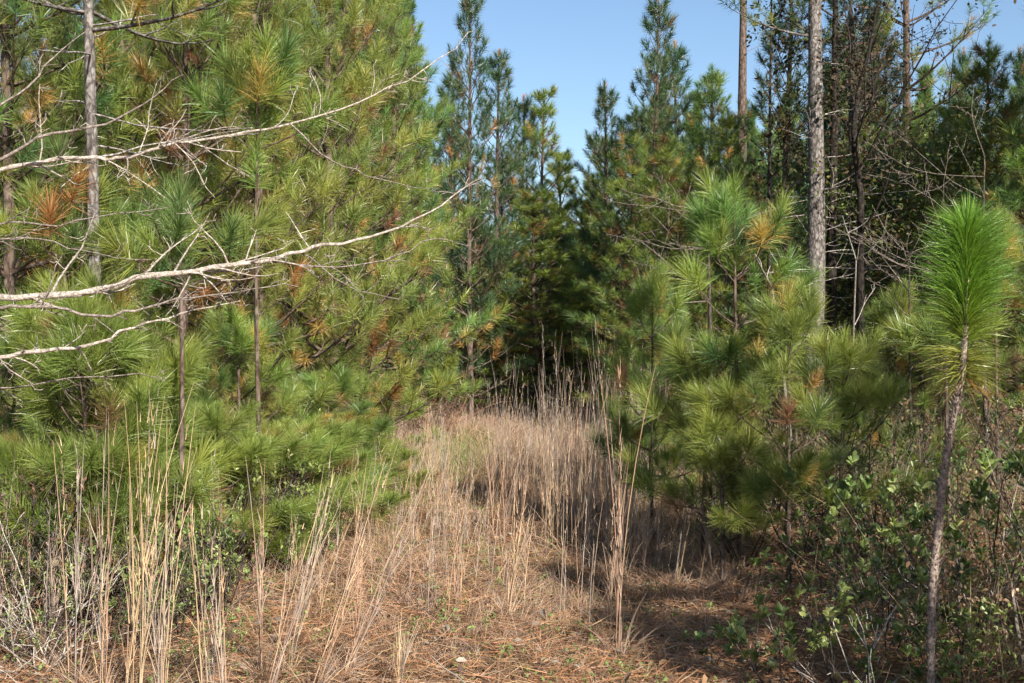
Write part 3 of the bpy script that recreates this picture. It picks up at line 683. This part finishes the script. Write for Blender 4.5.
def candle_pine():
    rng = np.random.default_rng(61); root = empty('candle_pine'); Y = 4.9
    p0 = at(932, Y); root.location = (p0.x, p0.y, float(gz(p0.x, p0.y)))
    pts = [at(932, Y), at(934, Y, 640), at(937, Y, 560), at(944, Y, 470), at(953, Y, 410), at(961, Y, 370), at(965, Y, 300), at(966, Y, 227)]
    P = np.array([[q.x - p0.x, q.y - p0.y, q.z] for q in pts]); P[0][2] = -0.1
    P[:, 1] += 0.02 * np.sin(P[:, 2] * 3)
    # resample smooth
    t = np.linspace(0, 1, 8); tt = np.linspace(0, 1, 30); P = np.stack([np.interp(tt, t, P[:, k]) for k in range(3)], 1)
    wood = MB(); R = np.interp(tt, [0, 0.5, 0.75, 1], [0.0175, 0.015, 0.012, 0.008])
    wood.tube(P, R, n=9, wob=0.45, rng=rng, col=(0.64, 0.58, 0.56))
    k = 900; i = rng.integers(0, 22, k); f = rng.random((k, 1)); Q = P[i] * (1 - f) + P[i + 1] * f; az = rng.random(k) * 6.283
    o = np.stack([np.cos(az), np.sin(az), np.zeros(k)], 1); rr = np.interp(i / 29.0, [0, 0.5, 0.75, 1], [0.0175, 0.015, 0.012, 0.008])[:, None]
    blades(wood, rng, Q + o * rr * 0.9, o * 0.5 + [0, 0, 1.0], rng.uniform(0.012, 0.03, k), 0.006, np.array([0.60, 0.53, 0.50]) * rng.uniform(0.5, 1.3, (k, 1)), o * 0.2, 2)
    wood.build('trunk', M_PALE, root, smooth=True)
    crown = MB(); top = P[-1]; b = at(965, Y, 338); b = np.array([b.x - p0.x, b.y - p0.y, b.z])
    d = unit(top - b); L = np.linalg.norm(top - b); nseg = 9
    Pb = np.array([b + d * L * k / nseg for k in range(nseg)])
    g = np.array([0.165, 0.290, 0.048])
    needles(crown, rng, Pb, np.tile(d, (nseg, 1)), np.full(nseg, L / nseg * 1.15), 270, np.array([0.20, 0.235, 0.26, 0.25, 0.265, 0.25, 0.24, 0.225, 0.205]), 0.0030, g * rng.uniform(0.85, 1.15, (nseg, 1)) + np.array([0.10, 0.03, 0.01]) * np.array([0.6, 0.35, 0.15, 0, 0, 0, 0, 0, 0])[:, None], droop=0.40, spread=(62, 44), bias=1.0)
    needles(crown, rng, np.array([top - d * 0.05]), np.array([d]), np.array([0.07]), 330, 0.145, 0.0032, g[None] * 1.0, droop=0.05, spread=(40, 8), bias=1.0)
    low = b - d * 0.13
    needles(crown, rng, np.array([low]), np.array([d]), np.array([0.10]), 330, 0.23, 0.0030, np.array([[0.27, 0.28, 0.06]]), droop=0.5, spread=(98, 76), bias=1.0)
    needles(crown, rng, np.array([low - d * 0.05]), np.array([d]), np.array([0.05]), 60, 0.17, 0.003, np.array([[0.35, 0.22, 0.08]]), droop=1.0, spread=(110, 90), bias=1.0)
    crown.build('crown', M_NEEDLE, root)
    tag(root, 'bright green candle shaped young pine on a bare pale stem at the right', 'young pine')
candle_pine()

# ------------------------------------------------------------------ bare whitish tree reaching in from the left
def bare_left():
    rng = np.random.default_rng(71); root = empty('bare_tree'); p0 = at(-90, 4.6)
    root.location = (p0.x, p0.y, 0)
    loc = lambda px, Y, py: np.array([at(px, Y, py).x - p0.x, Y - p0.y, at(px, Y, py).z])
    tr = MB(); tr.tube([[0, 0, -0.1], [0.02, 0, 0.6], [-0.02, 0.02, 1.3], [0.03, 0, 1.9], [0, 0.04, 2.6], [0.05, 0.05, 3.4]], [0.05, 0.045, 0.04, 0.034, 0.025, 0.01], n=9, wob=0.15, rng=rng)
    tr.build('trunk', M_PALE, root, smooth=True)
    lim = [ # (points px,Y,py), start radius
     ([(-90, 4.6, 322), (-40, 4.6, 300), (0, 4.6, 297), (70, 4.6, 297), (130, 4.62, 280), (190, 4.65, 270), (260, 4.7, 262), (290, 4.8, 254), (330, 4.9, 243), (380, 5.0, 236), (425, 5.1, 216), (462, 5.2, 190), (480, 5.3, 178)], 0.0175, 9),
     ([(-90, 4.6, 322), (0, 4.55, 306), (60, 4.55, 309), (110, 4.5, 317), (150, 4.5, 306), (200, 4.5, 297), (250, 4.5, 290), (300, 4.5, 284)], 0.0105, 9),
     ([(-90, 4.6, 380), (0, 4.7, 357), (50, 4.72, 350), (110, 4.75, 340), (150, 4.8, 322), (190, 4.85, 310), (240, 4.9, 300)], 0.013, 12),
     ([(-90, 4.6, 200), (0, 4.7, 170), (50, 4.75, 160), (90, 4.8, 158), (130, 4.85, 157), (170, 4.9, 145), (230, 5.0, 135), (290, 5.1, 124), (350, 5.2, 108), (400, 5.3, 85), (455, 5.4, 50), (475, 5.5, 30)], 0.0125, 9),
     ([(-90, 4.6, 220), (0, 4.6, 160), (50, 4.6, 134), (110, 4.6, 124), (150, 4.6, 100), (185, 4.6, 75)], 0.010, 4),
     ([(-90, 4.6, 150), (0, 4.8, 108), (40, 4.85, 76), (60, 4.9, 52), (90, 4.95, 30)], 0.009, 5),
     ([(-90, 4.6, 300), (-20, 4.8, 240), (40, 4.9, 238), (90, 5.0, 252), (150, 5.1, 262)], 0.006, 9),
     ([(260, 4.7, 262), (330, 4.9, 268), (385, 5.0, 262), (430, 5.1, 238), (470, 5.2, 245)], 0.0055, 10),
     ([(300, 4.85, 252), (345, 4.9, 285), (400, 5.0, 300)], 0.004, 10),
     ([(290, 5.1, 124), (330, 5.15, 160), (370, 5.2, 178), (430, 5.3, 190)], 0.005, 9),
     ([(-90, 4.6, 400), (-20, 4.9, 390), (50, 5.0, 384), (120, 5.05, 372), (165, 5.1, 378)], 0.006, 9),
     ([(-90, 4.6, 260), (0, 4.9, 222), (60, 4.95, 225), (110, 5.0, 215), (170, 5.1, 208)], 0.006, 8)]
    for pts, r, dn in lim:
        wc = (0.90, 0.88, 0.86) if r > 0.012 else (0.56, 0.53, 0.52); P = np.array([loc(*q) for q in pts]); t = np.linspace(0, 1, len(P)); tt = np.linspace(0, 1, len(P) * 3)
        P = np.stack([np.interp(tt, t, P[:, k]) for k in range(3)], 1) + np.concatenate([[[0, 0, 0]], rng.normal(0, 0.005, (len(tt) - 1, 3))])
        mb = MB(); twiggy(mb, rng, P, r * (1.0 if r > 0.016 else 0.82), 3, dn * 1.25, r1=0.0011, lenf=0.135, col=wc)
        mb.build('branch', M_PALE, root, smooth=True)
    tag(root, 'bare whitish limbs with crooked twigs reaching in from the left edge', 'bare tree')
bare_left()

def bare_tree(seed, px, Y, pts, r, label, mat=M_GREYBARK, nb=7, bl=1.4, dens=4, leafcol=None, leafn=0, sweep=None, name='bare_tree', lsize=0.07, zr=(0.4, 1.0), grp=None, r1=0.002):
    rng = np.random.default_rng(seed); root = empty(name); p0 = at(px, Y); root.location = onground(p0.x, p0.y)
    P = np.array([[at(a, Y, b).x - p0.x, 0.1 * math.sin(i * 2.1), at(a, Y, b).z] for i, (a, b) in enumerate(pts)]); P[0][2] = -0.1
    t = np.linspace(0, 1, len(P)); tt = np.linspace(0, 1, 16); P = np.stack([np.interp(tt, t, P[:, k]) for k in range(3)], 1)
    tr = MB(); tr.tube(P, np.linspace(r, r * 0.2, 16), n=8, wob=0.15, rng=rng); tr.build('trunk', mat, root, smooth=True)
    lp = []; ends = []
    for b in range(nb):
        u = zr[0] + (zr[1] - zr[0]) * (b + rng.random()) / nb; i = min(14, int(u * 15)); p = P[i]
        az = rng.random() * 2 * PI; e = rng.uniform(0.1, 0.8)
        d = dirv(az, e)
        if sweep is not None: d = unit(d + np.array(sweep))
        pts_ = limb(rng, p, d, bl * rng.uniform(0.6, 1.25) * (1.2 - 0.5 * u), n=8, curve_up=0.35, jit=0.3)
        mb = MB(); twiggy(mb, rng, pts_, max(r * 0.4 * (1.2 - u), 0.005), 2, dens, r1=r1, lenf=0.42)
        mb.build('branch', mat, root, smooth=True); ends.append(pts_)
    if leafn:
        E = np.concatenate(ends); c = E[rng.integers(0, len(E), leafn // 9)]
        C = np.repeat(c + rng.normal(0, 0.16, c.shape), 9, axis=0); K = len(C)
        mb = MB(); pal = np.asarray(leafcol)[np.repeat(rng.integers(0, len(leafcol), len(c)), 9)]
        leaves(mb, rng, C + rng.normal(0, 0.07, (K, 3)), rng.normal(0, 1, (K, 3)) + [0, 0, -0.2], lsize, pal, 0.55)
        mb.build('crown', M_DEADLEAF if leafcol[0][0] > leafcol[0][1] else M_LEAF, root)
    tag(root, label, 'tree' if leafn else 'bare tree', grp); return root

bare_tree(81, 858, 12.5, [(868, 480), (862, 300), (858, 200), (852, 140), (860, 95), (872, 30), (880, -40)], 0.050,
          'bare dark hardwood with curled brown leaves and thin branches sweeping up into the sky', M_DARKBARK, nb=15, bl=1.8, dens=5, sweep=(0.75, 0, 0.1), zr=(0.3, 1),
          leafcol=[(0.08, 0.055, 0.04), (0.10, 0.065, 0.045), (0.05, 0.042, 0.035)], leafn=1300, name='hardwood_tree', lsize=0.055)
bare_tree(82, 833, 14.9, [(834, 430), (833, 260), (832, 120), (834, 20), (836, -60)], 0.075, 'nearly black trunk standing beside the pale thickest trunk', M_DARKBARK, nb=9, bl=1.3, dens=5,
          leafcol=[(0.075, 0.055, 0.035), (0.06, 0.07, 0.03)], leafn=2400, name='hardwood_tree', lsize=0.05)
GRN = [(0.12, 0.16, 0.04), (0.17, 0.18, 0.05), (0.08, 0.12, 0.035), (0.20, 0.16, 0.05)]
bare_tree(83, 925, 15.0, [(925, 430), (922, 330), (918, 240), (925, 160)], 0.035, 'small leafy tree with fine yellow green leaves behind the dark hardwood', M_GREYBARK, nb=16, bl=1.6, dens=4, leafcol=GRN, leafn=9000, name='leafy_tree', lsize=0.06, zr=(0.25, 1))
bare_tree(84, 880, 17.0, [(880, 400), (882, 280), (878, 180)], 0.035, 'small leafy tree with dull green leaves between the hardwood and the pale trunk', M_GREYBARK, nb=15, bl=1.5, dens=4, leafcol=GRN[::-1] and [(0.10, 0.13, 0.04), (0.07, 0.10, 0.035), (0.14, 0.13, 0.05)], leafn=8000, name='leafy_tree', lsize=0.06, zr=(0.2, 1))
bare_tree(85, 858, 10.5, [(858, 480), (855, 380), (853, 270), (842, 225)], 0.014, 'thin pale dead sapling in front of the dark trunks', M_PALE, nb=4, bl=0.4, dens=6, r1=0.0013)
bare_tree(86, 915, 8.5, [(918, 560), (914, 400), (905, 280), (900, 250)], 0.012, 'thin grey dead sapling left of the candle shaped pine', M_GREYBARK, nb=9, bl=0.5, dens=8, r1=0.0013)
bare_tree(87, 790, 10.5, [(800, 420), (775, 300), (752, 265)], 0.017, 'broken pale dead stem leaning left in the right thicket', M_PALE, nb=2, bl=0.5, dens=4)
bare_tree(88, 705, 9.3, [(715, 480), (712, 330), (705, 200)], 0.025, 'dead twiggy sapling with pinkish grey branches sweeping left over the track', M_GREYBARK, nb=14, bl=0.9, dens=8, sweep=(-1.3, -0.4, -0.2), zr=(0.4, 1), r1=0.0016)
bare_tree(89, 985, 11.5, [(990, 480), (985, 330), (980, 170)], 0.03, 'bare twiggy tree with pale horizontal branches at the right edge', M_GREYBARK, nb=14, bl=1.7, dens=6, sweep=(-0.8, -0.1, -0.1), zr=(0.45, 1))
bare_tree(90, 770, 15.0, [(772, 430), (770, 250), (768, 100), (771, -10)], 0.035, 'thin dark trunk left of the pale thickest trunk', M_DARKBARK, nb=8, bl=1.3, dens=5, leafcol=[(0.07, 0.055, 0.035), (0.06, 0.07, 0.03)], leafn=900, name='hardwood_tree', lsize=0.07)
bare_tree(91, 940, 16.5, [(945, 400), (940, 220), (950, 60)], 0.03, 'slender bare tree with fine twigs reaching over the small leafy trees', M_GREYBARK, nb=12, bl=1.9, dens=5, sweep=(0.3, 0, 0.3))
bare_tree(92, 1016, 5.3, [(1030, 720), (1020, 600), (1012, 560)], 0.012, 'short pale broken stem at the lower right edge', M_PALE, nb=2, bl=0.3, dens=4)

# ------------------------------------------------------------------ shrubs
def shrub(seed, H=0.9, R=0.45, stems=5, clusters=30, per=9, ls=0.070, pal=None, name='evergreen_shrub', bare=0.15, wid=0.42):
    rng = np.random.default_rng(seed); wood = MB(); fol = MB(); tips = []
    for s in range(stems):
        az = rng.random() * 2 * PI; d = dirv(az, rng.uniform(0.9, 1.4))
        pts = limb(rng, [0.04 * math.cos(az), 0.04 * math.sin(az), -0.04], d, H * rng.uniform(0.7, 1.05), n=7, curve_up=0.2, jit=0.3)
        wood.tube(pts, np.linspace(0.007, 0.002, 8), n=5)
        tips.append(pts[-1])
        for b in range(max(1, clusters // stems)):
            u = rng.uniform(0.25, 1); i = min(6, int(u * 7)); sub = limb(rng, pts[i], dirv(rng.random() * 2 * PI, rng.uniform(0.1, 1.1)), R * rng.uniform(0.3, 0.9), n=4, curve_up=0.5, jit=0.3)
            wood.tube(sub, np.linspace(0.0035, 0.0015, 5), n=3)
            if rng.random() > bare: tips += [sub[-1]] + ([sub[-2]] if rng.random() < 0.5 else [])
    T = np.array(tips); n = len(T); K = n * per
    pal = np.asarray(pal if pal is not None else [(0.16, 0.22, 0.065), (0.25, 0.31, 0.10), (0.11, 0.16, 0.05), (0.32, 0.36, 0.14)])
    C = np.repeat(T, per, axis=0) - np.array([0, 0, 1.0]) * rng.uniform(0, 0.07, (K, 1))
    az = rng.random(K) * 2 * PI; el = rng.uniform(0.4, 1.35, K)
    D = np.stack([np.cos(az) * np.cos(el), np.sin(az) * np.cos(el), np.sin(el)], 1)
    leaves(fol, rng, C, D, ls, pal[np.repeat(rng.integers(0, len(pal), n), per)], wid, jit=0.2)
    root = empty(name); tag(root, cat='shrub')
    wood.build('stem', M_GREYBARK, root, smooth=True); fol.build('foliage', M_LEAF, root); return root
sh = [shrub(301), shrub(302, H=1.1, clusters=34), shrub(303, H=0.6, R=0.3, stems=3, clusters=8, ls=0.072)]
sf = [shrub(304, H=1.0, stems=9, clusters=80, per=8, ls=0.035, R=0.5, name='small_leaved_shrub'),
      shrub(305, H=1.2, stems=9, clusters=80, per=7, ls=0.035, R=0.5, name='small_leaved_shrub', pal=[(0.07, 0.11, 0.035), (0.11, 0.15, 0.045), (0.20, 0.12, 0.075), (0.14, 0.17, 0.05), (0.15, 0.10, 0.07)]),
      shrub(306, H=1.0, stems=10, clusters=110, per=8, ls=0.038, R=0.5, name='small_leaved_shrub', pal=[(0.17, 0.23, 0.06), (0.24, 0.29, 0.08), (0.13, 0.18, 0.05), (0.28, 0.17, 0.10)])]
HSH = [0.95, 1.15, 0.6]
GB = 'evergreen shrubs at the lower right'
for (k, px, Y, top, wd, rz, lab) in [
 (2, 785, 5.25, 600, 0.8, 0.2, 'small low shrub with upright light green leaves nearest the track at lower right'),
 (0, 842, 5.3, 560, 0.8, 1.1, 'light leaved shrub left of the candle pine stem with a grey twig fan'),
 (0, 895, 5.8, 515, 0.95, 2.0, 'shrub with glossy pale leaves right behind the candle pine stem'),
 (1, 985, 5.7, 482, 0.85, 3.0, 'tallest broad leaved shrub at the right edge, big pale leaves on top'),
 (1, 900, 6.9, 455, 0.9, 4.0, 'leafy shrub below the foot of the candle crown, twiggy'),
 (1, 1010, 6.9, 430, 1.0, 5.0, 'dark leaved shrub at the right edge behind the tallest one'),
 (0, 960, 5.1, 600, 0.7, 5.5, 'low shrub in shade right of the candle pine stem'),
 (0, 830, 6.9, 500, 0.8, 0.9, 'shaded shrub between the track and the right hand shrubs'),
 (2, 725, 5.7, 620, 0.7, 1.9, 'tiny yellow leaved seedling shrub alone on the pine straw'),
 (2, 760, 5.6, 585, 0.6, 2.9, 'sparse yellowish shrub beside the nearest low shrub')]:
    H = at(px, Y, top).z; p = at(px, Y); place(sh[k], onground(p.x, p.y), rz, (wd, wd, H / HSH[k]), lab, 'shrub', GB)
GB2 = 'small leaved shrubs along the banks'
for (k, px, Y, top, wd, rz, lab) in [
 (0, 745, 8.0, 460, 0.9, 0.3, 'small leaved shrub under the smallest bright young pine'),
 (1, 800, 8.0, 430, 1.0, 1.3, 'dark small leaved shrub in the middle of the right bank'),
 (1, 870, 7.6, 410, 1.0, 2.3, 'brownish small leaved shrub left of the shrub below the candle crown'),
 (0, 690, 9.5, 440, 0.8, 3.3, 'small green shrub at the shaded edge behind the small grey grass clump'),
 (1, 940, 8.3, 380, 1.1, 4.3, 'dense dark shrub directly behind the candle pine stem'),
 (1, 1030, 8.3, 370, 1.1, 0.1, 'dense dark shrub cut by the right edge'),
 (0, 632, 11.0, 400, 0.6, 5.3, 'bright green shrub showing through the tall grass stand'),
 (0, 178, 6.2, 520, 0.75, 0.5, 'green leafy shrub climbing behind the thickest golden clump'),
 (1, 40, 6.6, 430, 1.0, 1.5, 'dark small leaved shrub at the left edge with dead twigs'),
 (1, 95, 7.0, 440, 1.0, 2.5, 'shaded small leaved shrub behind the upright left clumps'),
 (0, 240, 7.6, 440, 0.9, 3.5, 'green small leaved shrub below the low young pine at left'),
 (0, 300, 9.2, 400, 0.8, 4.5, 'light green shrub with pale upright sprigs at the left edge of the track'),
 (1, 150, 8.0, 420, 1.0, 5.5, 'shrub deep in shade under the thin stemmed young pine'),
 (0, 35, 5.6, 600, 0.6, 0.9, 'low bright leaved shrub in the lower left corner'),
 (1, -10, 5.9, 500, 0.9, 2.9, 'dark shrub cut by the left edge'),
 (0, 195, 5.5, 600, 0.5, 3.9, 'small green vine like shrub between the golden clump and the yellowish clump'),
 (2, 195, 6.5, 480, 0.8, 3.2, 'leafy bright shrub between the thickest golden clump and the yellowish clump'),
 (2, 60, 6.3, 500, 0.8, 5.0, 'leafy shrub behind the leftmost upright clump'),
 (2, 300, 8.0, 470, 0.7, 5.8, 'low leafy bright shrub in the open left edge of the track'),
 (0, 130, 6.0, 560, 0.7, 2.2, 'bright green shrub between the thickest golden clump and the upright left clumps'),
 (0, 270, 8.3, 450, 0.8, 0.7, 'bright green shrub at the foot of the spreading young pine at left'),
 (0, 222, 6.6, 510, 0.7, 1.6, 'bright green shrub behind the clumps beside the green vine'),
 (0, 345, 11.0, 410, 0.9, 2.9, 'bright green shrub where the left bank meets the track'),
 (0, 85, 6.2, 530, 0.7, 4.9, 'green shrub behind the slim upright left clump'),
 (1, 425, 18.5, 375, 1.1, 1.0, 'dull shrub at the left side of the far end of the track'),
 (1, 355, 12.5, 385, 1.0, 4.0, 'small leaved shrub under the olive green left pine')]:
    H = at(px, Y, top).z; p = at(px, Y); place(sf[k], onground(p.x, p.y), rz, (wd, wd, H / (1.25 if k == 1 else 1.05)), lab, 'shrub', GB2)
# grey dead brush
def brush(seed, px, Y, R, n, label, mat=M_PALE, el=(0.2, 1.3), r=0.004, col=(1, 1, 1)):
    rng = np.random.default_rng(seed); mb = MB()
    for k in range(n):
        pts = limb(rng, [rng.normal(0, 0.05), rng.normal(0, 0.05), -0.02], dirv(rng.random() * 2 * PI, rng.uniform(*el)), R * rng.uniform(0.5, 1.1), n=7, curve_up=rng.uniform(-0.5, 0.4), jit=0.35)
        twiggy(mb, rng, pts, r, 2, 7, r1=0.0014, lenf=0.4, col=col)
    o = mb.build('dead_brush', mat, smooth=True); p = at(px, Y); o.location = onground(p.x, p.y); tag(o, label, 'brush', 'heaps of dead twigs'); return o
brush(401, 865, 5.2, 0.45, 14, 'fan of pale grey dead twigs left of the candle pine stem')
brush(402, 45, 5.5, 0.75, 14, 'tangle of grey dead twigs in the lower left corner')
brush(403, 440, 17.5, 1.3, 22, 'heap of reddish brown dead brush at the left of the track end', M_DEADLEAF, col=(0.22, 0.12, 0.085), r=0.008)
brush(404, 975, 6.0, 0.9, 12, 'grey dead twigs arching among the shrubs at the right edge')
brush(405, 105, 6.5, 0.95, 14, 'dead twigs with reddish tint between the left shrubs', M_GREYBARK)
brush(406, 650, 8.8, 0.5, 10, 'low dark dead twigs at the shaded right edge of the track', M_GREYBARK)
